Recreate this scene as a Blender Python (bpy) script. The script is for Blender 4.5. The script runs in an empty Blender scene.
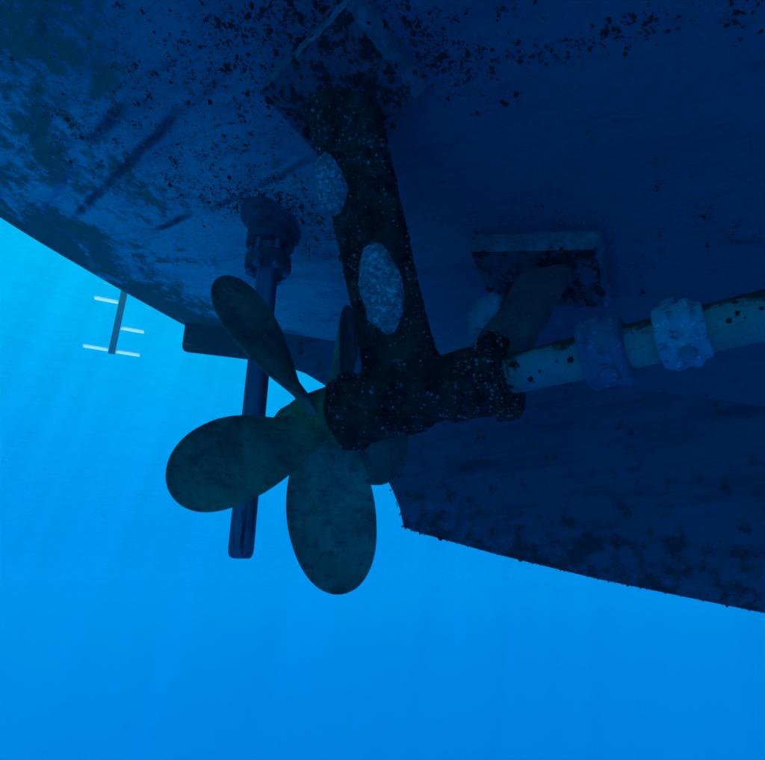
import bpy, bmesh, math, random
from mathutils import Vector, Matrix, noise as mn

# ------------------------------------------------------------------ camera, light, exposure
R = math.radians
SURF = 1.70                       # camera is this many metres under the surface (z = 0)
sc = bpy.context.scene
cam_d = bpy.data.cameras.new('camera'); cam = bpy.data.objects.new('camera', cam_d)
sc.collection.objects.link(cam); sc.camera = cam
FPX, PITCH = 560.0, R(23)
cam_d.sensor_width = 36.0; cam_d.lens = 36.0 * FPX / 765.0
cam_d.clip_start = 0.02; cam_d.clip_end = 500
cam.location = (0, 0, -SURF); cam.rotation_euler = (R(90) + PITCH, 0, 0)

SUN_AZ, SUN_EL = R(309), R(50)    # towards the sun, azimuth clockwise from +Y
SUN_DIR = Vector((math.sin(SUN_AZ)*math.cos(SUN_EL), math.cos(SUN_AZ)*math.cos(SUN_EL), math.sin(SUN_EL)))
world = bpy.data.worlds.new('World'); sc.world = world; world.use_nodes = True
sun_d = bpy.data.lights.new('sun', 'SUN'); sun = bpy.data.objects.new('sun', sun_d); sc.collection.objects.link(sun)
sun_d.energy = 5.0; sun_d.angle = R(1.5); sun_d.color = (0.50, 0.95, 1.0)
sun.rotation_euler = (-SUN_DIR).to_track_quat('-Z', 'Y').to_euler()
vs = sc.view_settings
vs.view_transform = 'Standard'; vs.look = 'None'; vs.exposure = 0.0; vs.gamma = 1.0; vs.use_curve_mapping = False
sc.cycles.use_denoising = True; sc.cycles.adaptive_threshold = 0.02
sc.cycles.max_bounces = 5; sc.cycles.diffuse_bounces = 2; sc.cycles.glossy_bounces = 2
sc.cycles.volume_bounces = 0; sc.cycles.transparent_max_bounces = 8

# ------------------------------------------------------------------ node helper
class N:
    def __init__(s, tree): s.t = tree; s.n = tree.nodes; s.n.clear()
    def add(s, typ, **kw):
        n = s.n.new(typ)
        for k, v in kw.items(): setattr(n, k, v)
        return n
    def put(s, sock, v):
        if isinstance(v, bpy.types.NodeSocket): s.t.links.new(v, sock)
        elif isinstance(v, (tuple, list)) and len(v) == 3 and sock.type == 'RGBA': sock.default_value = (*v, 1)
        else: sock.default_value = v
    def m(s, op, a, b=0.0, c=None, clamp=False):
        n = s.add('ShaderNodeMath', operation=op, use_clamp=clamp)
        s.put(n.inputs[0], a); s.put(n.inputs[1], b)
        if c is not None: s.put(n.inputs[2], c)
        return n.outputs[0]
    def mix(s, fac, a, b, blend='MIX'):
        n = s.add('ShaderNodeMix', data_type='RGBA', blend_type=blend)
        s.put(n.inputs[0], fac); s.put(n.inputs[6], a); s.put(n.inputs[7], b)
        return n.outputs[2]
    def ramp(s, fac, stops, interp='LINEAR'):
        n = s.add('ShaderNodeValToRGB'); r = n.color_ramp; r.interpolation = interp
        while len(r.elements) < len(stops): r.elements.new(0.5)
        for e, (p, c) in zip(r.elements, stops):
            e.position = p; e.color = (*c, 1) if isinstance(c, (tuple, list)) else (c, c, c, 1)
        s.put(n.inputs[0], fac); return n.outputs[0]
    def step(s, v, lo, hi):
        n = s.add('ShaderNodeMapRange', interpolation_type='SMOOTHSTEP')
        s.put(n.inputs[0], v); n.inputs[1].default_value = lo; n.inputs[2].default_value = hi
        return n.outputs[0]
    def coord(s, which='Object'): return s.add('ShaderNodeTexCoord').outputs[which]
    def map(s, vec, scale=(1, 1, 1), rot=(0, 0, 0), loc=(0, 0, 0)):
        n = s.add('ShaderNodeMapping'); s.put(n.inputs[0], vec)
        n.inputs[1].default_value = loc; n.inputs[2].default_value = rot; n.inputs[3].default_value = scale
        return n.outputs[0]
    def noise(s, vec, scale, detail=4, rough=0.6, dist=0.0):
        n = s.add('ShaderNodeTexNoise'); s.put(n.inputs['Vector'], vec)
        n.inputs['Scale'].default_value = scale; n.inputs['Detail'].default_value = detail
        n.inputs['Roughness'].default_value = rough; n.inputs['Distortion'].default_value = dist
        return n.outputs[0]
    def voro(s, vec, scale, out='Distance', rnd=1.0):
        n = s.add('ShaderNodeTexVoronoi'); s.put(n.inputs['Vector'], vec)
        n.inputs['Scale'].default_value = scale; n.inputs['Randomness'].default_value = rnd
        return n.outputs[out]
    def sep(s, vec):
        n = s.add('ShaderNodeSeparateXYZ'); s.put(n.inputs[0], vec); return n.outputs
    def bump(s, h, strength=0.4, dist=0.01):
        n = s.add('ShaderNodeBump'); s.put(n.inputs['Height'], h)
        n.inputs['Strength'].default_value = strength; n.inputs['Distance'].default_value = dist
        return n.outputs[0]
    def surf(s, col, rough=0.6, normal=None, metal=0.0, spec=0.3):
        b = s.add('ShaderNodeBsdfPrincipled'); o = s.add('ShaderNodeOutputMaterial')
        s.put(b.inputs['Base Color'], col); s.put(b.inputs['Roughness'], rough); s.put(b.inputs['Metallic'], metal)
        b.inputs['Specular IOR Level'].default_value = spec; b.inputs['IOR'].default_value = 1.15
        if normal is not None: s.put(b.inputs['Normal'], normal)
        s.t.links.new(b.outputs[0], o.inputs[0]); return b, o
def material(name):
    m = bpy.data.materials.new(name); m.use_nodes = True; return m, N(m.node_tree)

# ------------------------------------------------------------------ open water all round (world)
w = N(world.node_tree)
d = w.coord('Generated')
dz = w.sep(d)[2]
grad = w.ramp(w.m('MULTIPLY_ADD', dz, 0.5, 0.5),
              [(0.0, (0.0, 0.12, 0.60)), (0.36, (0.0, 0.105, 0.63)), (0.41, (0.0, 0.128, 0.69)), (0.49, (0.0, 0.180, 0.77)),
               (0.62, (0.0, 0.360, 0.92)), (0.76, (0.0, 0.560, 0.94)), (1.0, (0.02, 0.80, 1.0))])
# faint light shafts: scattered daylight in the water, all running nearly straight down
zax = Vector((0.16, 0.05, 1.0)).normalized(); xax = zax.orthogonal().normalized(); yax = zax.cross(xax)
def dot(v):
    n = w.add('ShaderNodeVectorMath', operation='DOT_PRODUCT'); w.put(n.inputs[0], d); n.inputs[1].default_value = v
    return n.outputs['Value']
ang = w.m('ARCTAN2', dot(yax), dot(xax))
cmb = w.add('ShaderNodeCombineXYZ'); w.put(cmb.inputs[0], w.m('COSINE', ang)); w.put(cmb.inputs[1], w.m('SINE', ang))
w.put(cmb.inputs[2], w.m('MULTIPLY', dot(zax), 0.05))
shaft = w.m('ADD', w.noise(cmb.outputs[0], 26, 3, 0.55), w.m('MULTIPLY', w.noise(cmb.outputs[0], 7, 2, 0.5), 0.6))
shaft = w.m('MULTIPLY_ADD', w.m('SUBTRACT', shaft, 0.8), 0.34, 1.0)
# the water is brighter towards the sun
glow = w.m('POWER', w.m('MAXIMUM', dot(SUN_DIR), 0.0), 4.0)
shaft = w.m('MULTIPLY', shaft, w.m('MULTIPLY_ADD', glow, 0.08, 1.0))
bg = w.add('ShaderNodeBackground'); wo = w.add('ShaderNodeOutputWorld')
w.put(bg.inputs[0], w.mix(1.0, grad, shaft, 'MULTIPLY')); bg.inputs[1].default_value = 1.0
world.node_tree.links.new(bg.outputs[0], wo.inputs[0])

# ------------------------------------------------------------------ boat frame: local x forward, local y to port of centreline, z up
AZ = R(35); TC = 1.455
FV = Vector((math.cos(AZ), -math.sin(AZ), 0)); HV = Vector((math.sin(AZ), math.cos(AZ), 0))
def boat_world(s, u, z): return FV*s + HV*(TC - u) + Vector((0, 0, z - SURF))
def empty(name, s, u, z, label, cat):
    o = bpy.data.objects.new(name, None); sc.collection.objects.link(o)
    o.location = boat_world(s, u, z); o.rotation_euler = (0, 0, -AZ); o.empty_display_size = 0.1
    o['label'] = label; o['category'] = cat; o['_base'] = (s, -u, z)
    return o
BASE = {}
def obj(name, verts, faces, m, parent, smooth=True, kind=None, label=None):
    """verts in the boat frame (s, -u, z); parented to the thing's root or to one of its parts"""
    root = parent
    while root.parent: root = root.parent
    b = Vector(root['_base'])
    me = bpy.data.meshes.new(name); me.from_pydata([tuple(Vector(v) - b) for v in verts], [], faces)
    bm = bmesh.new(); bm.from_mesh(me); bmesh.ops.recalc_face_normals(bm, faces=bm.faces); 
    for e in bm.edges: e.smooth = not (len(e.link_faces) == 2 and e.calc_face_angle(0) > 0.65)
    bm.to_mesh(me); bm.free()
    me.materials.append(m)
    for p in me.polygons: p.use_smooth = smooth
    o = bpy.data.objects.new(name, me); sc.collection.objects.link(o); o.parent = parent
    if kind: o['kind'] = kind
    if label: o['label'] = label
    return o
def bevel(o, w_, seg=2):
    bm = bmesh.new(); bm.from_mesh(o.data)
    bmesh.ops.bevel(bm, geom=[e for e in bm.edges if len(e.link_faces) == 2 and e.calc_face_angle(0) > 0.5], offset=w_, segments=seg, affect='EDGES', profile=0.5)
    bm.to_mesh(o.data); bm.free()
    for p in o.data.polygons: p.use_smooth = True

# hull bottom height at station s, distance u from the centreline
BEAM = 2.30
def hull_z(s, u):
    zc = 0.461 - 0.4*s*(1 - max(s, 0)/5) if s < 2.5 else -0.039
    tb = min(0.07 + (s + 2.2)*0.149, 0.45)
    a_ = abs(u)
    z = zc + a_*tb
    z -= 0.06*math.exp(-(a_/0.09)**2)*min(1, max(0, (s + 1.4)/0.8))       # garboard fairing into the keel
    if a_ > 1.75: z += 0.32*((a_ - 1.75)/(BEAM - 1.75))**3
    return z
def ray(px, py):
    cx, cy = (px - 382.5)/FPX, (380 - py)/FPX; c, s_ = math.cos(PITCH), math.sin(PITCH)
    return Vector((cx, c - s_*cy, c*cy + s_))
def on_hull(px, py, off=0.0):
    """where the view ray through a photo pixel meets the hull bottom: (s, u)"""
    dv = ray(px, py); k = 0.2; st = 0.02
    def val(k):
        P = dv*k; s, t = P.dot(FV), P.dot(HV)
        return P.z - hull_z(s, TC - t) + off, s, TC - t
    while k < 5 and val(k)[0] < 0: k += st
    lo, hi = k - st, k
    for _ in range(18):
        mid = (lo + hi)/2
        if val(mid)[0] < 0: lo = mid
        else: hi = mid
    v = val(hi); return v[1], v[2]
def on_plane(px, py, u):
    """where the ray meets the vertical fore-and-aft plane at distance u from the centreline: (s, z)"""
    dv = ray(px, py); k = (TC - u)/dv.dot(HV); P = dv*k
    return P.dot(FV), P.z
def P3(s, u, z): return Vector((s, -u, z))

# ------------------------------------------------------------------ shape helpers (boat frame)
def rings(sections, closed=True, cap=True):
    """list of equally long vertex rings -> verts, faces"""
    n = len(sections[0]); V = [v for r in sections for v in r]; Fc = []
    for i in range(len(sections) - 1):
        for j in range(n if closed else n - 1):
            Fc.append((i*n + j, i*n + (j+1) % n, (i+1)*n + (j+1) % n, (i+1)*n + j))
    if cap:
        Fc.append(tuple(range(n))); Fc.append(tuple((len(sections)-1)*n + j for j in range(n)))
    return V, Fc
def frame_for(axis):
    a_ = axis.normalized(); b_ = a_.orthogonal().normalized(); return a_, b_, a_.cross(b_)
def lathe(p0, axis, prof, n=40, rough=0.0, freq=14.0, seed=0.0):
    """profile [(distance along axis, radius)] spun round axis"""
    a_, b_, c_ = frame_for(axis); S = []
    for (h, r) in prof:
        ring = []
        for j in range(n):
            t = 2*math.pi*j/n; dr = b_*math.cos(t) + c_*math.sin(t)
            q = p0 + a_*h + dr*r
            if rough: q += dr*rough*(mn.fractal(q*freq + Vector((seed, 0, 0)), 0.9, 2.0, 3))*(1 if r > 0.004 else 0)
            ring.append(q)
        S.append(ring)
    return rings(S)
def dense(prof, k):
    out = []
    for (a0, b0), (a1, b1) in zip(prof[:-1], prof[1:]):
        for i in range(k): out.append((a0 + (a1-a0)*i/k, b0 + (b1-b0)*i/k))
    return out + [prof[-1]]
def blob_set(items, seg=6, rows=3, rnd=random.Random(4)):
    """many low bumps: items (centre, normal, radius, height) -> one mesh"""
    V, Fc = [], []
    for (c, nrm, r, h) in items:
        a_, b_, c_ = frame_for(nrm); base = len(V); st = rnd.uniform(0.82, 1.2); ph = rnd.uniform(0, 6.28)
        for i in range(rows):
            e = i/rows*math.pi/2
            for j in range(seg):
                t = 2*math.pi*j/seg + ph; k = r*math.cos(e)*rnd.uniform(0.8, 1.2)
                V.append(c + b_*k*math.cos(t)*st + c_*k*math.sin(t)/st + a_*(h*math.sin(e) - 0.001*(i == 0)))
        V.append(c + a_*h)
        for i in range(rows - 1):
            for j in range(seg):
                Fc.append((base+i*seg+j, base+i*seg+(j+1) % seg, base+(i+1)*seg+(j+1) % seg, base+(i+1)*seg+j))
        for j in range(seg): Fc.append((base+(rows-1)*seg+j, base+(rows-1)*seg+(j+1) % seg, len(V)-1))
    return V, Fc

# ------------------------------------------------------------------ materials
def mat_hull():
    m, g = material('antifouling_paint'); co = g.coord()
    x, y, z = g.sep(co)
    base = g.mix(g.noise(co, 1.6, 5, 0.6), (0.026, 0.098, 0.125), (0.040, 0.152, 0.205))
    aft_light = g.step(g.m('ADD', x, g.m('MULTIPLY', g.m('SUBTRACT', g.noise(co, 1.3, 4, 0.6), 0.5), 1.1)), -0.40, -1.70)   # paler towards the stern: light from aft put into the paint colour
    base = g.mix(g.m('MULTIPLY', aft_light, 0.95), base, g.mix(g.noise(co, 3.0, 4, 0.6), (0.12, 0.48, 0.45), (0.15, 0.60, 0.57)))
    streak = g.noise(g.map(co, (1.4, 11, 4), (0, 0, R(10))), 1.5, 5, 0.65)
    base = g.mix(g.step(streak, 0.45, 0.75), base, g.mix(0.45, base, (0.02, 0.06, 0.11)))
    fine = g.noise(co, 60, 5, 0.75)
    base = g.mix(g.m('MULTIPLY', g.step(fine, 0.48, 0.74), 0.55), base, (0.02, 0.055, 0.08))
    brush = g.noise(g.map(co, (3, 60, 20), (0, 0, R(10))), 2.0, 5, 0.7)
    base = g.mix(g.m('MULTIPLY', g.step(brush, 0.50, 0.72), 0.30), base, (0.018, 0.05, 0.07))
    chip = g.step(g.noise(g.map(co, (1, 1.6, 1)), 34, 5, 0.8), 0.66, 0.70)
    base = g.mix(g.m('MULTIPLY', chip, 0.5), base, (0.015, 0.03, 0.035))
    # slime: heavy in the run aft and on the bilge, thin forward
    big = g.noise(g.map(co, (1.0, 1.5, 1.0), (0, 0, R(12))), 2.3, 6, 0.62, 0.5)
    aft = g.step(x, -1.15, -2.0)
    tufts = g.noise(co, 26, 5, 0.75)
    v = g.m('ADD', g.m('ADD', big, g.m('SUBTRACT', g.m('ADD', g.m('MULTIPLY', aft, 0.175), g.m('MULTIPLY', g.step(y, -0.85, -1.25), 0.06)), g.m('MULTIPLY', g.step(x, -1.0, -0.4), 0.14))), g.m('MULTIPLY', g.m('SUBTRACT', tufts, 0.5), 0.55))
    slime = g.step(v, 0.56, 0.67)
    base = g.mix(g.m('MULTIPLY', slime, 0.86), base, g.mix(tufts, (0.030, 0.085, 0.052), (0.090, 0.230, 0.140)))
    # fore-and-aft rub marks and a scraped line by the transom: position, heading, half length, half width, strength
    wob = g.m('MULTIPLY', g.m('SUBTRACT', g.noise(co, 9, 3, 0.6), 0.5), 0.018)
    def mark(p, q, wd, strength, colr, base):
        (s0, u0), (s1, u1) = p, q; cx, cy = (s0+s1)/2, -(u0+u1)/2
        hx, hy = (s1-s0), -(u1-u0); L = math.hypot(hx, hy); hx /= L; hy /= L
        dx, dy = g.m('SUBTRACT', x, cx), g.m('SUBTRACT', y, cy)
        al = g.m('ABSOLUTE', g.m('ADD', g.m('MULTIPLY', dx, hx), g.m('MULTIPLY', dy, hy)))
        ac = g.m('ABSOLUTE', g.m('ADD', g.m('ADD', g.m('MULTIPLY', dx, -hy), g.m('MULTIPLY', dy, hx)), wob))
        k = g.m('MULTIPLY', g.step(al, L/2, L/2 - 0.12), g.step(ac, wd*1.15, wd*0.2))
        k = g.m('MULTIPLY', k, g.m('MULTIPLY', g.step(g.noise(co, 13, 4, 0.7), 0.30, 0.50), strength))
        return g.mix(k, base, colr)
    dark, pale = (0.012, 0.028, 0.045), (0.075, 0.20, 0.32)
    for p, q, wd, st_, c_ in MARKS: base = mark(p, q, wd, st_, dark if c_ else pale, base)
    h = g.m('ADD', g.m('MULTIPLY', g.noise(co, 40, 5, 0.7), 0.5), g.m('MULTIPLY', slime, g.m('MULTIPLY', tufts, 1.6)))
    g.surf(base, 0.75, g.bump(h, 0.5, 0.012), spec=0.15)
    return m
MARKS = [(on_hull(130, 98), on_hull(84, 150), 0.022, 0.75, 1), (on_hull(78, 158), on_hull(38, 218), 0.016, 0.5, 0),
         (on_hull(190, 100), on_hull(72, 218), 0.017, 0.75, 1), (on_hull(200, 209), on_hull(148, 233), 0.013, 0.8, 1),
         (on_hull(50, 0), on_hull(33, 48), 0.016, 0.7, 1), (on_hull(45, 148), on_hull(120, 186), 0.022, 0.7, 1),
         (on_hull(20, 205), on_hull(165, 292), 0.008, 0.7, 0), (on_hull(18, 95), on_hull(40, 128), 0.03, 0.5, 0),
         (on_hull(330, 150), on_hull(200, 215), 0.012, 0.6, 1), (on_hull(690, 242), on_hull(790, 244), 0.008, 0.7, 1),
         (on_hull(240, 60), on_hull(190, 108), 0.012, 0.5, 1)]
def mat_keel():
    m, g = material('keel_paint'); co = g.coord()
    base = g.mix(g.noise(co, 3, 5, 0.65), (0.032, 0.085, 0.115), (0.048, 0.145, 0.205))
    st_ = g.noise(g.map(co, (1.2, 1, 9), (0, R(16), 0)), 2.4, 5, 0.7)
    base = g.mix(g.m('MULTIPLY', g.step(st_, 0.44, 0.70), 0.6), base, (0.016, 0.036, 0.050))
    t = g.noise(co, 22, 6, 0.75)
    base = g.mix(g.m('MULTIPLY', g.step(g.m('ADD', g.sep(co)[0], g.m('MULTIPLY', t, 0.4)), -0.9, -1.5), 0.8), base, g.mix(t, (0.022, 0.070, 0.050), (0.055, 0.150, 0.120)))   # slimed after fin
    z = g.sep(co)[2]; x = g.sep(co)[0]
    low = g.step(g.m('ADD', z, g.m('MULTIPLY', x, 0.27)), 0.20, -0.02)       # growth is heavier on the shoe of the keel
    v = g.m('ADD', t, g.m('MULTIPLY', low, 0.10))
    base = g.mix(g.m('MULTIPLY', g.step(v, 0.54, 0.66), 0.8), base, (0.016, 0.036, 0.034))
    base = g.mix(g.step(g.noise(co, 70, 3, 0.7), 0.66, 0.76), base, (0.05, 0.12, 0.15))
    g.surf(base, 0.8, g.bump(t, 0.55, 0.012), spec=0.15)
    return m
def mat_growth(name, c0, c1, pale, amount=0.70, scale=55):
    """weed and barnacle crust with pale shell specks"""
    m, g = material(name); co = g.coord()
    base = g.mix(g.step(g.noise(co, 14, 6, 0.75), 0.35, 0.70), c0, c1)
    cl = g.noise(co, 8, 5, 0.75)
    grit = g.step(g.noise(co, 110, 4, 0.8), 0.53, 0.66)
    base = g.mix(g.m('MULTIPLY', grit, g.step(cl, 0.36, 0.62)), base, tuple(0.55*a + 0.3*b for a, b in zip(c1, pale)))
    sp = g.voro(co, scale, 'Distance'); sp2 = g.voro(co, scale*2.1, 'Distance')
    f = g.m('MULTIPLY', g.step(sp, 0.30, 0.14), g.step(cl, 0.48, amount))
    f2 = g.m('MULTIPLY', g.step(sp2, 0.30, 0.16), g.step(g.noise(co, 15, 4, 0.7), 0.50, 0.66))
    base = g.mix(g.m('MAXIMUM', f, g.m('MULTIPLY', f2, 0.7)), base, pale)
    patch = g.step(g.noise(g.map(co, (1, 1, 1), (0, 0, 0), (3.1, 1.7, 0.4)), 10, 6, 0.78), 0.60, 0.68)
    base = g.mix(g.m('MULTIPLY', patch, 0.55), base, tuple(0.6*b for b in pale))
    h = g.m('ADD', g.noise(co, 60, 6, 0.8), g.m('ADD', g.m('MULTIPLY', f, 0.8), g.m('MULTIPLY', g.noise(co, 22, 3, 0.6), 0.8)))
    g.surf(base, 0.7, g.bump(h, 1.0, 0.016), spec=0.3)
    return m
def mat_zinc():
    m, g = material('pitted_zinc'); co = g.coord()
    base = g.mix(g.noise(co, 14, 5, 0.7), (0.15, 0.30, 0.33), (0.36, 0.58, 0.60))
    pit = g.step(g.noise(co, 105, 5, 0.75), 0.42, 0.62)
    base = g.mix(g.m('MULTIPLY', pit, 0.75), base, (0.035, 0.075, 0.065))
    pit2 = g.step(g.voro(co, 95), 0.25, 0.12)
    base = g.mix(g.m('MULTIPLY', pit2, 0.7), base, (0.04, 0.07, 0.05))
    base = g.mix(g.step(g.noise(co, 22, 3, 0.6), 0.62, 0.72), base, (0.08, 0.13, 0.09))
    g.surf(base, 0.7, g.bump(g.m('SUBTRACT', g.noise(co, 50, 5, 0.75), g.m('MULTIPLY', pit, 0.8)), 0.7, 0.012), spec=0.2)
    return m
def mat_zinc_plain(name, c0, c1, pk=0.45):
    m, g = material(name); co = g.coord()
    base = g.mix(g.noise(co, 20, 5, 0.7), c0, c1)
    pit = g.step(g.noise(g.map(co, (1, 1, 1.6)), 46, 5, 0.72), 0.54, 0.66)
    base = g.mix(g.m('MULTIPLY', pit, pk), base, (0.012, 0.030, 0.05))
    base = g.mix(g.step(g.noise(co, 120, 3, 0.7), 0.58, 0.70), base, tuple(min(1, 1.3*c) for c in c1))
    g.surf(base, 0.55, g.bump(g.m('SUBTRACT', g.noise(co, 70, 5, 0.75), g.m('MULTIPLY', pit, 0.5)), 0.6, 0.008), spec=0.4)
    return m
def mat_shaft():
    m, g = material('slimed_bronze'); co = g.coord()
    base = g.mix(g.noise(co, 9, 5, 0.65), (0.06, 0.100, 0.095), (0.25, 0.330, 0.27))
    base = g.mix(g.step(g.noise(g.map(co, (1, 4, 4)), 14, 5, 0.7), 0.56, 0.72), base, (0.06, 0.10, 0.06))
    fl = g.step(g.noise(co, 90, 4, 0.75), 0.52, 0.68); base = g.mix(g.m('MULTIPLY', fl, 0.55), base, (0.06, 0.085, 0.06))
    blu = g.step(g.noise(co, 6, 4, 0.6), 0.50, 0.66); base = g.mix(g.m('MULTIPLY', blu, 0.6), base, (0.10, 0.20, 0.30))
    n_ = g.noise(co, 24, 5, 0.7); base = g.mix(g.step(n_, 0.60, 0.64), base, (0.008, 0.014, 0.012))
    # weed lives on the upper side of the shaft
    nz = g.sep(g.add('ShaderNodeNewGeometry').outputs['Normal'])[2]
    top = g.step(g.m('ADD', nz, g.m('MULTIPLY', g.m('SUBTRACT', g.noise(co, 16, 5, 0.75), 0.5), 3.0)), 0.15, 0.60)
    base = g.mix(g.m('MULTIPLY', top, 0.9), base, (0.014, 0.026, 0.014))
    g.surf(base, 0.55, g.bump(g.noise(co, 55, 5, 0.7), 0.35, 0.006), spec=0.4)
    return m
def mat_blade(name='slimed_propeller_bronze', c0=(0.04, 0.070, 0.060), c1=(0.20, 0.300, 0.185)):
    m, g = material(name); co = g.coord()
    base = g.mix(g.step(g.noise(co, 8, 7, 0.75, 0.6), 0.28, 0.72), c0, c1)
    base = g.mix(g.step(g.noise(g.map(co, (3, 3, 9)), 8, 5, 0.7), 0.50, 0.72), base, (0.045, 0.085, 0.080))
    base = g.mix(g.m('MULTIPLY', g.step(g.voro(co, 70), 0.30, 0.12), g.m('MULTIPLY', g.step(g.noise(co, 11, 3, 0.6), 0.5, 0.62), 0.6)), base, (0.20, 0.27, 0.22))
    base = g.mix(g.m('MULTIPLY', g.step(g.noise(co, 85, 4, 0.75), 0.54, 0.70), 0.65), base, (0.012, 0.022, 0.018))
    g.surf(base, 0.6, g.bump(g.noise(co, 40, 5, 0.7), 0.35, 0.006), spec=0.35)
    return m
def mat_post():
    m, g = material('dull_steel'); co = g.coord()
    base = g.mix(g.noise(g.map(co, (6, 6, 1)), 9, 5, 0.65), (0.035, 0.080, 0.11), (0.12, 0.22, 0.28))
    base = g.mix(g.step(g.noise(g.map(co, (10, 10, 1)), 7, 4, 0.6), 0.58, 0.66), base, (0.014, 0.030, 0.042))
    base = g.mix(g.step(g.noise(co, 60, 4, 0.7), 0.62, 0.72), base, (0.016, 0.03, 0.034))
    g.surf(base, 0.65, g.bump(g.noise(co, 60, 4, 0.7), 0.4, 0.006), spec=0.3)
    return m
def mat_plain(name, col, rough=0.5, metal=0.0, var=0.3, transl=0.0):
    m, g = material(name); co = g.coord()
    c2 = tuple(c*(1-var) for c in col)
    b, o = g.surf(g.mix(g.noise(co, 35, 4, 0.7), c2, col), rough, metal=metal)
    if transl:
        t = g.add('ShaderNodeBsdfTranslucent'); g.put(t.inputs[0], col)
        mx = g.add('ShaderNodeMixShader'); mx.inputs[0].default_value = transl
        g.t.links.new(b.outputs[0], mx.inputs[1]); g.t.links.new(t.outputs[0], mx.inputs[2]); g.t.links.new(mx.outputs[0], o.inputs[0])
    return m
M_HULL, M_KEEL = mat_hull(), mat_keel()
M_CRUST = mat_growth('black_crust', (0.006, 0.009, 0.007), (0.060, 0.074, 0.048), (0.24, 0.34, 0.32), 0.62)
def mat_pad(name, amt):
    m, g = material(name); co = g.coord()
    base = g.mix(g.noise(co, 7, 5, 0.65), (0.042, 0.130, 0.148), (0.092, 0.250, 0.270))
    v = g.m('ADD', g.noise(co, 20, 6, 0.75), g.m('MULTIPLY', g.m('SUBTRACT', g.noise(co, 90, 4, 0.7), 0.5), 0.6))
    nz = g.sep(g.add('ShaderNodeNewGeometry').outputs['Normal'])[2]
    under = g.step(nz, -0.55, -0.85)                          # crust sits on the downward face, the rim is paler
    base = g.mix(g.m('MULTIPLY', under, 0.85), base, g.mix(g.noise(co, 30, 5, 0.7), (0.014, 0.034, 0.044), (0.040, 0.095, 0.120)))
    f = g.m('MULTIPLY', g.step(v, amt, amt + 0.05), g.m('MULTIPLY_ADD', under, 0.65, 0.35)); base = g.mix(g.m('MULTIPLY', f, 0.92), base, (0.010, 0.016, 0.014))
    g.surf(base, 0.8, g.bump(g.m('ADD', g.noise(co, 55, 5, 0.7), f), 0.7, 0.010), spec=0.15)
    return m
M_PAD1, M_PAD2 = mat_pad('crusted_pad', 0.50), mat_pad('dark_crusted_pad', 0.50)
M_ARMFAR = mat_growth('arm_crust_lit_tone', (0.055, 0.110, 0.110), (0.130, 0.220, 0.185), (0.20, 0.30, 0.28), 0.80)  # growth tone raised so the shaded inboard arm looks lit
M_ZINC = mat_zinc()
M_ZINC3 = mat_zinc_plain('grey_zinc', (0.14, 0.26, 0.30), (0.22, 0.38, 0.42))
M_COL1 = mat_zinc_plain('dull_zinc_collar', (0.030, 0.075, 0.115), (0.095, 0.190, 0.250), 0.35)
M_COL2 = mat_zinc_plain('pale_zinc_collar', (0.08, 0.18, 0.22), (0.24, 0.42, 0.47), 0.75)
M_SHAFT, M_BLADE, M_POST = mat_shaft(), mat_blade(), mat_post()
M_HUB = mat_blade('green_slimed_hub', (0.04, 0.08, 0.045), (0.16, 0.24, 0.10))
M_SPOT = mat_plain('black_growth', (0.026, 0.038, 0.032), 0.9, var=0.7)
M_SHELL = mat_plain('pale_barnacle', (0.24, 0.33, 0.31), 0.8, var=0.8)
M_FLANGE = mat_growth('painted_flange', (0.040, 0.100, 0.11), (0.085, 0.205, 0.235), (0.13, 0.25, 0.28), 0.85)
M_POLE = mat_plain('grey_alloy', (0.50, 0.58, 0.62), 0.45)
M_TREAD = mat_plain('white_plastic', (0.9, 0.9, 0.9), 0.5, var=0.05, transl=0.88)
M_BOLT = mat_plain('bolt_metal', (0.14, 0.22, 0.27), 0.45, var=0.5)

# ------------------------------------------------------------------ water surface
def mat_surface():
    m, g = material('water_underside'); co = g.coord()
    h = g.m('ADD', g.noise(g.map(co, (1, 1, 1)), 1.1, 4, 0.6, 0.6), g.m('MULTIPLY', g.noise(co, 6.0, 3, 0.6, 0.5), 0.07))
    bp = g.bump(h, 0.9, 0.35)
    t = g.add('ShaderNodeBsdfTransparent'); g.put(t.inputs[0], (0.93, 0.98, 1.0))
    gl = g.add('ShaderNodeBsdfGlossy'); gl.inputs['Roughness'].default_value = 0.06; g.put(gl.inputs['Normal'], bp); g.put(gl.inputs[0], (0.95, 0.98, 1))
    mx = g.add('ShaderNodeMixShader'); o = g.add('ShaderNodeOutputMaterial')
    mx.inputs[0].default_value = 0.18
    g.t.links.new(t.outputs[0], mx.inputs[1]); g.t.links.new(gl.outputs[0], mx.inputs[2]); g.t.links.new(mx.outputs[0], o.inputs[0])
    return m
ws_v, ws_f, NG, SZ = [], [], 200, 42.0
for i in range(NG + 1):
    for j in range(NG + 1):
        x_, y_ = (i/NG*2 - 1)*SZ, (j/NG*2 - 1)*SZ
        ws_v.append((x_, y_, 0.04*mn.fractal(Vector((x_*0.8, y_*0.8, 3.1)), 0.8, 2.0, 3)))
for i in range(NG):
    for j in range(NG): ws_f.append((i*(NG+1)+j, (i+1)*(NG+1)+j, (i+1)*(NG+1)+j+1, i*(NG+1)+j+1))
me = bpy.data.meshes.new('water_surface'); me.from_pydata(ws_v, [], ws_f); me.materials.append(mat_surface())
for p in me.polygons: p.use_smooth = True
wsurf = bpy.data.objects.new('water_surface', me); sc.collection.objects.link(wsurf); wsurf['kind'] = 'structure'

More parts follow.
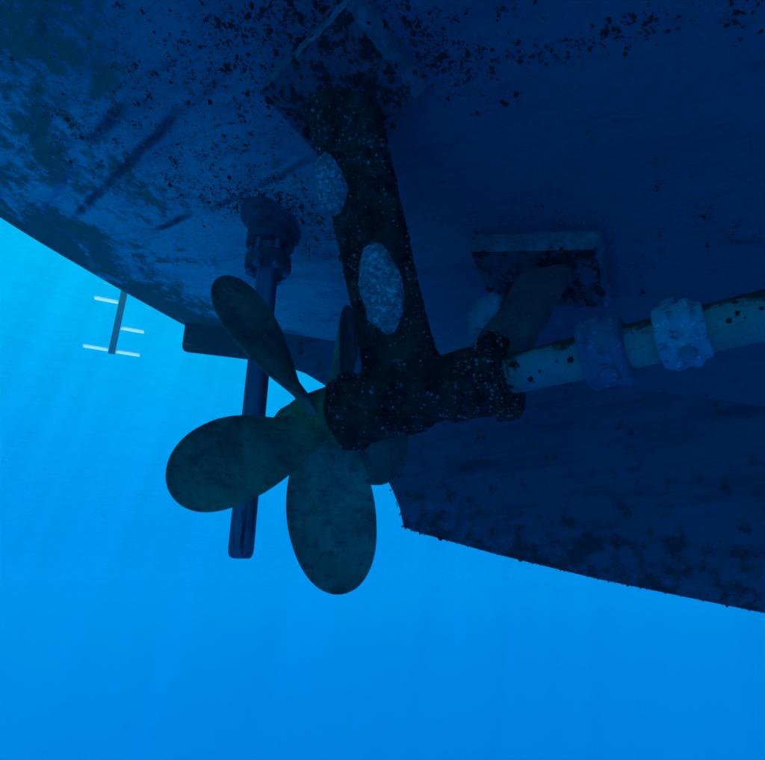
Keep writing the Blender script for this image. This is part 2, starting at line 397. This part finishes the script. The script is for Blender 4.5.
# ------------------------------------------------------------------ the boat
boat = empty('motor_boat', 0, 0, 0.0, 'dark blue boat hull with fouled bottom paint, seen from below, filling the upper picture', 'boat')
ST = [-2.2 + 0.05*i for i in range(75)] + [1.6 + 0.2*i for i in range(26)]
TOP = 2.6
def half_beam(s): return BEAM if s < 2.5 else BEAM*max(0.02, 1 - ((s-2.5)/4.2)**2.2)
def stern(s, u): return max(0, min(1, (-1.5 - s)/0.7))**1.5*(-0.055 + 0.085*(min(abs(u), 1.5)/0.9)**2)     # transom rounded in plan
secs = []
for s in ST:
    hb = half_beam(s); ring = []
    us = [hb*(1 - 2*i/110) for i in range(111)]
    sh = max(0, (s - 3.5)/3.2)
    for u in us:
        z = hull_z(s + stern(s, u), u*BEAM/hb) + sh**2*1.9
        z += 0.006*mn.fractal(Vector((s*1.3, u*1.3, 0.4)), 0.8, 2.0, 3)
        ring.append(P3(s + stern(s, u), u, z))
    ring.append(P3(s, -hb - 0.10, 1.75)); ring.append(P3(s, -hb - 0.14, TOP)); ring.append(P3(s, hb + 0.14, TOP)); ring.append(P3(s, hb + 0.10, 1.75))
    secs.append(ring)
V, Fc = rings(secs)
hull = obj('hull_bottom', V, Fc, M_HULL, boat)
# centreline keel: long shallow fin aft, deep heel under the propeller, running forward
prof = [(187, 352), (230, 357), (275, 362), (306, 373), (330, 388), (352, 415), (372, 445), (388, 474), (397, 492), (404, 510), (408, 529), (430, 536), (500, 555), (600, 580), (700, 600), (765, 613)]
low = [on_plane(px, py, 0.0) for px, py in prof]
low = [(-2.205, low[0][1] + 0.03), (low[0][0] - 0.012, low[0][1] + 0.006)] + low[1:]
ls, lz = low[-1]
for k in range(1, 24): low.append((ls + 0.16*k, lz - 0.2*0.16*k*(1 - k/48)))
secs = []
for i, (s, zl) in enumerate(low):
    th = 0.016 + 0.024*min(1, max(0, (s + 2.2)/1.3)); zt = hull_z(s, 0.2) + 0.05
    if i == 0: th *= 0.7
    ring = []
    nz = 14
    for sg in (1, -1):
        for k in range(nz):
            f_ = k/(nz - 1); f_ = f_ if sg == 1 else 1 - f_
            z = zt + (zl - zt)*f_
            tt = th*(1 if f_ < 0.96 else 0.6)*(1 + 1.6*max(0, 0.35 - f_)**1.0)
            q = P3(s, sg*tt, z)
            q.y += 0.003*mn.fractal(Vector((s*5, z*7, sg*3.0)), 0.9, 2, 3); q.z += (0.005*mn.noise(Vector((s*22, 1, 2))) if f_ > 0.9 else 0)
            ring.append(q)
    secs.append(ring)
V, Fc = rings(secs); keel = obj('keel', V, Fc, M_KEEL, boat)

r2 = random.Random(21); it = []
for _ in range(300):
    i = r2.randrange(9, 30); (s0, z0), (s1, z1) = low[i], low[i+1]; f_ = r2.random(); rr = 0.0016*r2.lognormvariate(0, 0.45)
    q = P3(s0 + (s1-s0)*f_, r2.choice((0.036, 0.03, 0.02, 0.0)), z0 + (z1-z0)*f_ + r2.choice((0, 0, abs(r2.gauss(0, 0.03)))))
    if q.z > z0 + (z1-z0)*f_ + 0.004: q.y = -0.040
    it.append((q, Vector((0, -1, -0.8 if q.y > -0.039 else 0)).normalized(), rr, rr*r2.uniform(0.4, 1.1)))
V, Fc = blob_set(it); obj('keel_growth', V, Fc, M_SPOT, keel, kind='stuff')

# growth spots on the hull: clusters where the photo shows them
rnd = random.Random(11)
def hull_normal(s, u):
    e = 0.01; a_ = P3(s+e, u, hull_z(s+e, u)) - P3(s-e, u, hull_z(s-e, u)); b_ = P3(s, u+e, hull_z(s, u+e)) - P3(s, u-e, hull_z(s, u-e))
    n_ = a_.cross(b_).normalized(); return n_ if n_.z < 0 else -n_
clusters = [  # pixel centre, spread, tilt (deg), how many, radius in mm
    (265, 28, 42, 26, -35, 330, 4.2), (225, 40, 34, 26, -40, 120, 3.6), (312, 20, 40, 16, -35, 120, 4.2),
    (430, 50, 34, 20, 40, 170, 4.0), (470, 78, 30, 14, 30, 90, 4.0), (405, 12, 40, 12, 30, 90, 4.0),
    (520, 58, 34, 7, -8, 60, 3.6), (590, 42, 40, 7, -12, 50, 4.4), (640, 26, 26, 10, -10, 22, 4.8), (740, 14, 24, 10, 5, 26, 4.6),
    (650, 20, 90, 18, 0, 16, 4.0), (490, 10, 50, 10, 0, 30, 3.6),
    (215, 186, 40, 14, 8, 320, 3.4), (270, 190, 34, 16, 20, 190, 3.4), (300, 225, 16, 14, 40, 150, 3.6), (240, 205, 26, 8, 10, 160, 3.6), (285, 205, 22, 8, 30, 140, 3.6),
    (120, 105, 40, 24, -50, 130, 3.2), (165, 70, 26, 26, -60, 120, 3.4), (60, 120, 34, 20, 20, 110, 3.4), (150, 130, 20, 12, 0, 60, 3.2),
    (215, 120, 40, 22, -30, 110, 3.4), (260, 110, 26, 18, -20, 80, 3.4), (210, 150, 18, 8, 0, 50, 3.2), (185, 165, 40, 10, 0, 70, 3.0),
    (630, 262, 14, 18, 60, 50, 3.0), (665, 180, 14, 16, 40, 20, 3.0), (525, 218, 40, 6, -3, 40, 3.0), (480, 226, 26, 8, 0, 30, 3.0),
    (680, 222, 26, 14, 20, 18, 3.0), (735, 235, 14, 10, 0, 14, 3.0), (600, 150, 90, 30, 0, 12, 2.6), (705, 217, 4, 1.5, 0, 7, 4.5),
    (410, 160, 10, 20, 0, 10, 3.2), (430, 240, 30, 20, 0, 16, 3.0), (560, 225, 20, 10, 0, 20, 2.8), (330, 260, 20, 20, 0, 40, 3.0),
    (330, 320, 10, 20, 0, 18, 2.6), (95, 60, 60, 30, 0, 60, 3.0), (180, 240, 40, 14, 20, 40, 2.8), (110, 175, 40, 14, 30, 60, 3.0)]
items = []
for (cx, cy, sx, sy, tl, n_, mm) in clusters:
    c_, s_ = math.cos(R(tl)), math.sin(R(tl))
    pts = []
    for _ in range(int(n_*3.2)):
        if pts and rnd.random() < 0.55:                       # clumps: settle next to an earlier one
            q = rnd.choice(pts); a_, b_ = q[0] + rnd.gauss(0, 2.2), q[1] + rnd.gauss(0, 2.2)
        else: a_, b_ = rnd.gauss(0, sx), rnd.gauss(0, sy)
        pts.append((a_, b_))
        s, u = on_hull(cx + a_*c_ - b_*s_, cy + a_*s_ + b_*c_)
        if s < -2.15 or u > 1.7 or u < 0.05: continue
        r = mm*0.00034*rnd.lognormvariate(0, 0.5)*(0.85 if cx > 380 else 1.0)
        z = hull_z(s, u) + 0.006*mn.fractal(Vector((s*1.3, u*1.3, 0.4)), 0.8, 2.0, 3)
        items.append((P3(s, u, z), hull_normal(s, u), r, r*rnd.uniform(0.5, 1.0)))
V, Fc = blob_set(items); obj('hull_growth', V, Fc, M_SPOT, boat, kind='stuff')

# ------------------------------------------------------------------ shaft bracket (strut): bearing barrel, two arms, two pads, anodes
SU = 0.60                                         # shaft line, metres off the centreline
def sh_z(s): return 0.388 - 0.012*(s + 0.33)
AX = (Vector((1, 0, sh_z(1) - sh_z(0)))).normalized()
def on_shaft(s): return P3(s, SU, sh_z(s))
B0 = on_shaft(-0.685)
bp = dense([(0, 0.056), (0.003, 0.080), (0.018, 0.082), (0.022, 0.076), (0.026, 0.069), (0.034, 0.069), (0.10, 0.071), (0.16, 0.068), (0.195, 0.057), (0.220, 0.055), (0.240, 0.063), (0.30, 0.065), (0.322, 0.063), (0.326, 0.076), (0.332, 0.0785), (0.350, 0.0780), (0.357, 0.070), (0.358, 0.039)], 3)
V, Fc = lathe(B0, AX, bp, 72, 0.0042, 22)
strut = obj('shaft_strut', V, Fc, M_CRUST, boat, label='black barnacle-crusted propeller bracket with two arms spreading up to the hull')
def arm(name, p0, p1, chord, thick, m, rough, flare=0.5, sq=0.75):
    ax = p1 - p0; L = ax.length; a_ = ax.normalized(); cd = Vector((1, 0, 0)); cd = (cd - a_*cd.dot(a_)).normalized(); nd = a_.cross(cd)
    S, K, n = [], 60, 56
    for i in range(K + 1):
        f_ = i/K; fl = 1 + flare*math.exp(-(1-f_)*L/0.035) + 0.25*math.exp(-max(0, f_*L - 0.06)/0.04)
        ring = []
        for j in range(n):
            t = 2*math.pi*j/n; c_, s_ = math.cos(t), math.sin(t)
            q = p0 + ax*f_ + cd*(math.copysign(abs(c_)**sq, c_)*chord/2*(1 + (fl-1)*0.5)) + nd*(math.copysign(abs(s_)**min(0.85, sq + 0.15), s_)*thick/2*fl)
            dr = (cd*c_*0.5 + nd*s_).normalized()
            q += dr*rough*mn.fractal(q*24, 0.9, 2.0, 4)
            ring.append(q)
        S.append(ring)
    V, Fc = rings(S); return obj(name, V, Fc, m, strut), (p0, ax, cd, nd)
def pad(sc_, uc, ls_, lu, th, rot, m):
    """bevelled plate lying against the hull bottom, with a fairing step"""
    n_ = hull_normal(sc_, uc); e1 = Vector((math.cos(rot), -math.sin(rot), 0)); e1 = (e1 - n_*e1.dot(n_)).normalized(); e2 = n_.cross(e1)
    c = P3(sc_, uc, hull_z(sc_, uc)); S = []
    nn = 26
    def loop(fx, h):
        pts = []
        corners = [(-1, -1), (1, -1), (1, 1), (-1, 1)]
        for k in range(4):
            (x0, y0), (x1, y1) = corners[k], corners[(k+1) % 4]
            for q in range(nn):
                f_ = q/nn; X, Y = (x0 + (x1-x0)*f_)*(ls_/2 + fx), (y0 + (y1-y0)*f_)*(lu/2 + fx)
                v = c + e1*X + e2*Y + n_*h
                pts.append(v + (n_*0.6 + e1*0.6 + e2*0.6)*0.0055*mn.fractal(v*34, 0.9, 2, 4))
        return pts
    S = [loop(0.006, -0.03), loop(0.006, 0.002), loop(0.002, th - 0.006), loop(-0.001, th), loop(-0.014, th + 0.001), loop(-0.030, th + 0.0015), loop(-0.045, th + 0.002), loop(-min(ls_, lu)/2 + 0.02, th + 0.003)]
    V, Fc = rings(S); return obj('mounting_pad', V, Fc, m, strut)
T1 = P3(-0.510, 0.872, hull_z(-0.510, 0.872) - 0.02); T2 = P3(-0.290, 0.405, hull_z(-0.290, 0.405) - 0.02)
arm1, A1 = arm('arm', on_shaft(-0.54), T1, 0.150, 0.062, M_CRUST, 0.0026, 0.22)
arm2, A2 = arm('arm', on_shaft(-0.385), T2, 0.118, 0.044, M_ARMFAR, 0.002, 0.1, 0.42)
arm2['label'] = 'inboard arm in a paler growth tone, lightened to look lit'
pad1 = pad(-0.500, 0.873, 0.280, 0.180, 0.044, R(9), M_PAD1); pad2 = pad(-0.308, 0.392, 0.268, 0.168, 0.044, R(-9), M_PAD2)
def anode(A, f_, off, nside, turn, ln, wd, th, m, tilt=0.0):
    """egg-shaped zinc bolted to an arm: fraction along, chord offset, which face, roll about the arm"""
    p0, ax, cd, nd = A; a_ = ax.normalized()
    nrm = (nd*nside*math.cos(turn) + cd*math.sin(turn)).normalized(); sd = a_.cross(nrm)
    a2 = (a_*math.cos(tilt) + sd*math.sin(tilt)); sd2 = a2.cross(nrm)
    c = p0 + ax*f_ + cd*off[0] + nd*nside*off[1]; S = []
    K, n = 18, 32
    for i in range(K + 1):
        e = math.pi/2*i/K*0.999
        ring = []
        for j in range(n):
            t = 2*math.pi*j/n; x_, y_ = math.cos(t), math.sin(t)
            k = math.cos(e)**0.55
            y_ *= 1 + 0.13*x_*-1
            q = c + a2*(x_*ln/2*k) + sd2*(y_*wd/2*k) + nrm*(th*math.sin(e) - 0.006)
            q += nrm*0.005*mn.fractal(q*38, 0.9, 2, 4) + (a2*x_ + sd2*y_)*0.0060*mn.fractal(q*30 + Vector((5, 1, 2)), 0.9, 2, 3)
            ring.append(q)
        S.append(ring)
    V, Fc = rings(S); return obj('anode', V, Fc, m, strut)

nside1 = 1 if A1[3].y < 0 else -1                 # the face turned outboard (towards -y)
nside2 = 1 if A2[3].y < 0 else -1
anode(A1, 0.36, (0.012, 0.022), nside1, 0.0, 0.185, 0.092, 0.036, M_ZINC, 0.0)
anode(A1, 0.725, (-0.046, 0.018), nside1, R(-12), 0.128, 0.078, 0.034, M_ZINC, 0.0)
anode(A2, 0.55, (-0.078, 0.012), nside2, R(0), 0.130, 0.070, 0.034, M_ZINC3, 0.0)
def shells(n_, seed):
    r_ = random.Random(seed); it = []
    for me_o, cnt, up in ((strut, n_, 0.3), (arm1, n_, 0.0)):
        ps = me_o.data.polygons; b = Vector(boat['_base'])
        for _ in range(cnt):
            p = ps[r_.randrange(len(ps))]
            if len(p.vertices) > 4: continue
            c = p.center + b; cl = mn.fractal(c*11, 0.9, 2, 3)
            if cl < r_.uniform(-0.5, 0.5): continue
            rr = 0.0014*r_.lognormvariate(0, 0.45)
            it.append((c, p.normal.copy(), rr, rr*r_.uniform(0.6, 1.1)))
    return it
V, Fc = blob_set(shells(1500, 3), 6, 2); obj('barnacles', V, Fc, M_SHELL, strut, kind='stuff')
def weed(n_, seed):
    r_ = random.Random(seed); it = []
    for me_o, cnt in ((strut, n_), (arm1, n_), (pad1, n_//3), (pad2, n_//4)):
        ps = me_o.data.polygons; sz = 0.0042 if me_o in (strut, arm1) else 0.0030
        for _ in range(cnt):
            p = ps[r_.randrange(len(ps))]
            if len(p.vertices) > 4: continue
            rr = sz*r_.lognormvariate(0, 0.45)
            vv = [me_o.data.vertices[k].co for k in p.vertices]; a_, b_ = r_.random(), r_.random()
            c = vv[0].lerp(vv[1], a_).lerp(vv[3].lerp(vv[2], a_), b_)
            it.append((c, p.normal.copy(), rr, rr*r_.uniform(0.25, 0.6)))
    return it
def collar_weed(T, sc_, uc, n_, seed):
    r_ = random.Random(seed); nn_ = hull_normal(sc_, uc); it = []
    for _ in range(n_):
        a_ = r_.uniform(0, 6.28); k_ = abs(r_.gauss(0, 0.55)) + 0.8; p = T + Vector((math.cos(a_)*0.082*k_, math.sin(a_)*0.042*k_, 0))
        c = P3(sc_, uc, hull_z(sc_, uc)) + nn_*0.047; p = p - nn_*((p - c).dot(nn_)); rr = 0.0036*r_.lognormvariate(0, 0.5)
        it.append((p, nn_, rr, rr*r_.uniform(0.4, 1.0)))
    return it
PT = T1 + (on_shaft(-0.54) - T1).normalized()*0.035
V, Fc = blob_set(weed(260, 5) + collar_weed(PT, -0.500, 0.873, 170, 6), 7, 3); obj('weed_crust', V, Fc, M_SPOT, strut, kind='stuff')

# rudder tube flange bolted to the hull
RS = -0.972; zt = hull_z(RS, SU)
FN = (hull_normal(RS, SU) + Vector((0, 0, -0.6))).normalized()
V, Fc = lathe(P3(RS + 0.012, SU, zt) - FN*0.02, FN, dense([(0, 0.098), (0.026, 0.097), (0.032, 0.092), (0.034, 0.076), (0.046, 0.073), (0.051, 0.068), (0.052, 0.02)], 2), 56, 0.0045, 30)
flange = obj('rudder_flange', V, Fc, M_FLANGE, boat)
V, Fc = lathe(P3(RS, SU, 0.962), Vector((0, 0, -1)), [(0, 0.03), (0.0, 0.064), (0.030, 0.066), (0.036, 0.063), (0.037, 0.03)], 40, 0.003, 24)
obj('flange_ring', V, Fc, M_FLANGE, flange)

# ------------------------------------------------------------------ propeller shaft with propeller and two clamp collars
ps = empty('propeller_shaft', -0.75, SU, sh_z(-0.75), 'five-bladed bronze propeller on its slimed shaft with two zinc collars, held by the bracket', 'propeller')
V, Fc = lathe(on_shaft(-0.80), AX, dense([(0, 0.034), (0.02, 0.035), (3.4, 0.035)], 60), 40, 0.0012, 18)
shaft_o = obj('shaft', V, Fc, M_SHAFT, ps)
def spots(n_, s0, s1, r0, seed):
    r_ = random.Random(seed); it = []
    for _ in range(n_):
        s = r_.uniform(s0, s1); t = r_.choice((r_.uniform(-0.7, 1.2), r_.gauss(1.3, 0.4)))      # mostly on the upper, outboard side
        d_ = Vector((0, -math.cos(t), math.sin(t))); rr = r0*r_.lognormvariate(0, 0.5)
        it.append((on_shaft(s) + d_*0.0348, d_, rr, rr*0.35))
    return it
V, Fc = blob_set(spots(60, -0.33, 0.25, 0.0026, 8) + spots(60, 0.25, 2.2, 0.005, 9), 8, 3); obj('shaft_growth', V, Fc, M_SPOT, ps, kind='stuff')
# hub
h0 = on_shaft(-0.700)
hp = [(0, 0.040), (0.001, 0.060), (0.008, 0.064), (0.05, 0.062), (0.10, 0.056), (0.112, 0.053), (0.116, 0.047), (0.135, 0.046), (0.155, 0.042), (0.172, 0.033), (0.182, 0.020), (0.186, 0.004)]
V, Fc = lathe(h0, -AX, dense(hp, 3), 48, 0.0015, 20)
hub = obj('propeller', V, Fc, M_HUB, ps)
PROP_R = 0.360
def blade(th, big=1.0, CH=0.18, PITCHP=0.8):
    PR = PROP_R*big
    er = Vector((0, -math.sin(th), math.cos(th))); et = Vector((0, -math.cos(th), -math.sin(th))); c0 = on_shaft(-0.755) + Vector((0, 0, -0.008))
    K, n = 34, 18; fr, bk = [], []
    for i in range(K + 1):
        f_ = (i/K)**0.85; rr = 0.040 + (PR - 0.040)*(1 - (1 - f_)**1.5 if f_ > 0 else 0); q = rr/PR
        # outline: narrow root, broad round tip
        x_ = (q - 0.11)/0.89; wdt = (0.64 + 0.40*math.sin(min(1, x_/0.58)*math.pi/2)) * (1 - max(0, (x_ - 0.42)/0.58)**3.1)**0.5 if x_ < 1 else 0.0
        ph = math.atan(PITCHP/(2*math.pi*max(rr, 0.085))); tk = 0.026*(1 - q)**1.2 + 0.0055
        cv = et*math.cos(ph) + AX*math.sin(ph); nv = cv.cross(er).normalized()
        ctr = c0 + er*rr - AX*(0.08*rr) + cv*(0.030*(q - 0.3)*q)
        F_, B_ = [], []
        for j in range(n + 1):
            e = -1 + 2*j/n; sx = math.sin(e*math.pi/2)
            pt = ctr + cv*(sx*wdt*CH/2); tt = tk*0.5*math.sqrt(max(0, 1 - sx*sx))**0.8*min(1, wdt*3); cam_ = 0.010*wdt*(1 - sx*sx)
            wob = 0.0012*mn.fractal(pt*16, 0.9, 2, 2)
            F_.append(pt + nv*(cam_ + tt + wob)); B_.append(pt + nv*(cam_ - tt + wob))
        fr.append(F_); bk.append(B_)
    sec_ = [fr[i] + bk[i][-2:0:-1] for i in range(K + 1)]
    return rings(sec_)
for th_, big_, ch_, pi_ in ((50.5, 1.0, 0.205, 0.48), (119, 1.065, 0.158, 0.72), (197, 1.0, 0.190, 0.82), (268, 1.03, 0.18, 0.7), (-25, 0.98, 0.17, 0.7)):
    V, Fc = blade(R(th_), big_, ch_, pi_)
    obj('blade', V, Fc, M_BLADE, hub)
# clamp collars
sA, sB = -0.168, -0.058
V, Fc = lathe(on_shaft(sA - 0.034), AX, dense([(0, 0.035), (0.001, 0.047), (0.004, 0.054), (0.009, 0.0585), (0.014, 0.0580), (0.018, 0.0545), (0.034, 0.0535), (0.050, 0.0545), (0.054, 0.0580), (0.060, 0.0585), (0.065, 0.053), (0.067, 0.046), (0.068, 0.035)], 3), 56, 0.003, 30)
col1 = obj('shaft_collar', V, Fc, M_COL1, ps, label='dull blue egg-shaped zinc collar nearest the bracket')
V, Fc = lathe(on_shaft(sB - 0.034), AX, dense([(0, 0.035), (0.001, 0.043), (0.007, 0.047), (0.013, 0.047), (0.017, 0.0505), (0.024, 0.0515), (0.030, 0.048), (0.037, 0.048), (0.042, 0.0515), (0.050, 0.0505), (0.056, 0.044), (0.066, 0.041), (0.067, 0.035)], 3), 56, 0.003, 34)
col2 = obj('shaft_collar', V, Fc, M_COL2, ps, label='pale ribbed zinc clamp collar farther along the shaft')
def lug(s, t, r0, rad, hgt, par, m, hole=True):
    """bolt boss on a collar: raised ring with a sunk cap head"""
    d_ = Vector((0, -math.cos(t), math.sin(t))); p = on_shaft(s) + d_*r0
    pr = [(-0.012, rad), (hgt*0.7, rad), (hgt, rad*0.85), (hgt, rad*0.62), (hgt*0.2, rad*0.60), (hgt*0.2, rad*0.42), (hgt*0.75, rad*0.38), (hgt*0.75, 0.001)] if hole else [(-0.012, rad), (hgt*0.8, rad), (hgt, rad*0.8), (hgt, 0.001)]
    V, Fc = lathe(p, d_, pr, 24, 0.0008, 40); return obj('bolt_boss' if hole else 'bolt_head', V, Fc, m, par)
lug(sA - 0.006, R(52), 0.050, 0.014, 0.009, col1, M_COL1); lug(sA + 0.004, R(-62), 0.049, 0.014, 0.012, col1, M_COL1, False)
lug(sB - 0.008, R(58), 0.045, 0.012, 0.012, col2, M_BOLT); lug(sB + 0.004, R(-55), 0.044, 0.011, 0.016, col2, M_BOLT, False)
# ------------------------------------------------------------------ rudder post
rp = empty('rudder_post', RS, SU, 0.12, 'dull blue steel post hanging straight down from the round hull flange behind the propeller', 'post')
def rrect(c, hx, hy, rad, ang_, n=6):
    pts = []
    for k, (qx, qy) in enumerate(((1, 1), (-1, 1), (-1, -1), (1, -1))):
        for i in range(n + 1):
            t = math.pi/2*(k + i/n); X, Y = qx*(hx - rad) + rad*math.cos(t), qy*(hy - rad) + rad*math.sin(t)
            pts.append(c + Vector((X*math.cos(ang_) - Y*math.sin(ang_), X*math.sin(ang_) + Y*math.cos(ang_), 0)))
    return pts
secs = []
zs = [0.118, 0.1185, 0.122, 0.130, 0.140] + [0.16 + 0.02*i for i in range(42)]
for z in zs:
    k = 1.0 if z > 0.135 else (0.45, 0.72, 0.88, 0.97)[min(3, zs.index(z))]
    g_ = 1 + 0.02*mn.noise(Vector((0, 0, z*9)))
    secs.append(rrect(P3(RS, SU, z), 0.0245*k*g_, 0.0225*k*g_, 0.012*k, R(28)))
V, Fc = rings(secs); post = obj('post', V, Fc, M_POST, rp)
zc_ = 0.868
V, Fc = lathe(P3(RS, SU, zc_ + 0.020), Vector((0, 0, -1)), dense([(0, 0.028), (0.001, 0.058), (0.005, 0.061), (0.032, 0.061), (0.037, 0.058), (0.038, 0.028)], 2), 40, 0.002, 26)
ring = obj('gland_ring', V, Fc, M_FLANGE, rp)
for k in range(6):
    t = R(60*k + 18); c = P3(RS + 0.048*math.cos(t), SU + 0.048*math.sin(t), zc_ - 0.030)
    V, Fc = lathe(c, Vector((0, 0, 1)), [(0, 0.004), (0.0, 0.0095), (0.012, 0.0095), (0.0125, 0.006), (0.052, 0.006), (0.0525, 0.0095), (0.062, 0.0095), (0.0625, 0.006), (0.085, 0.006)], 8)
    obj('bolt', V, Fc, M_BOLT, ring, smooth=False)
V, Fc = lathe(P3(RS, SU, zc_ + 0.012), Vector((0, 0, 1)), [(0, 0.034), (0.06, 0.034)], 28); obj('sleeve', V, Fc, M_POST, rp)

# ------------------------------------------------------------------ boarding ladder off the transom
LD = 2.95
def at(px, py): return ray(px, py)*LD
top_w, bot_w = at(124.5, 296), at(111.5, 353)
def to_boat(v): return P3(v.dot(FV), TC - v.dot(HV), v.z)
pb = to_boat(bot_w); lad_up = Vector((0, 0, 1)); RUNG = Vector((math.sin(R(66)), math.cos(R(66)), 0))
RG = Vector((RUNG.dot(FV), RUNG.dot(HV), 0)).normalized(); RN = RG.cross(lad_up).normalized()
lad = empty('boarding_ladder', pb.x, -pb.y, pb.z, 'small grey boarding ladder with white treads hanging in bright water beyond the stern', 'ladder')
def beam(name, p0, p1, wx, wy, ax_x, ax_y, m, par, bev=0.004):
    V = [p + ax_x*sx*wx/2 + ax_y*sy*wy/2 for p in (p0, p1) for sx, sy in ((-1, -1), (1, -1), (1, 1), (-1, 1))]
    o = obj(name, V, [(0, 1, 2, 3), (4, 5, 6, 7), (0, 1, 5, 4), (1, 2, 6, 5), (2, 3, 7, 6), (3, 0, 4, 7)], m, par); bevel(o, bev); return o
zt_ = 2.05
beam('pole', pb + Vector((0, 0, -0.003)), P3(pb.x, -pb.y, zt_), 0.033, 0.02, RG, RN, M_POLE, lad)
def h_of(py): return (to_boat(at(118, py)).z - pb.z)
for nm, side, py in (('a', -1, 291.0), ('b', 1, 322), ('c', -1, 350.5), ('d', 1, 351)):
    c = pb + Vector((0, 0, h_of(py) + 0.004)); 
    beam('tread', c + RG*side*0.019, c + RG*side*0.137, 0.036, 0.006, RN, lad_up, M_TREAD, lad, 0.0015)
beam('mounting_bar', P3(pb.x, -pb.y, zt_ - 0.02), P3(-2.19, -pb.y, zt_ - 0.02), 0.03, 0.04, Vector((0, 1, 0)), lad_up, M_POLE, lad)

# ------------------------------------------------------------------ the water itself, as haze
hz_m, g = material('sea_water')
pv = g.add('ShaderNodeVolumePrincipled'); ho = g.add('ShaderNodeOutputMaterial')
pv.inputs['Color'].default_value = (0.0, 0.62, 0.97, 1); pv.inputs['Density'].default_value = 0.016; pv.inputs['Anisotropy'].default_value = 0.1
g.t.links.new(pv.outputs[0], ho.inputs['Volume'])
X0, X1, Y0, Y1, Z0, Z1 = -44, 44, -44, 44, -12, 1.2
hv = [(x, y, z) for z in (Z0, Z1) for x, y in ((X0, Y0), (X1, Y0), (X1, Y1), (X0, Y1))]
me = bpy.data.meshes.new('haze'); me.from_pydata(hv, [], [(3, 2, 1, 0), (4, 5, 6, 7), (0, 1, 5, 4), (1, 2, 6, 5), (2, 3, 7, 6), (3, 0, 4, 7)]); me.materials.append(hz_m)
hz = bpy.data.objects.new('haze', me); sc.collection.objects.link(hz); hz['kind'] = 'stuff'
for o in sc.objects:
    if '_base' in o: del o['_base']
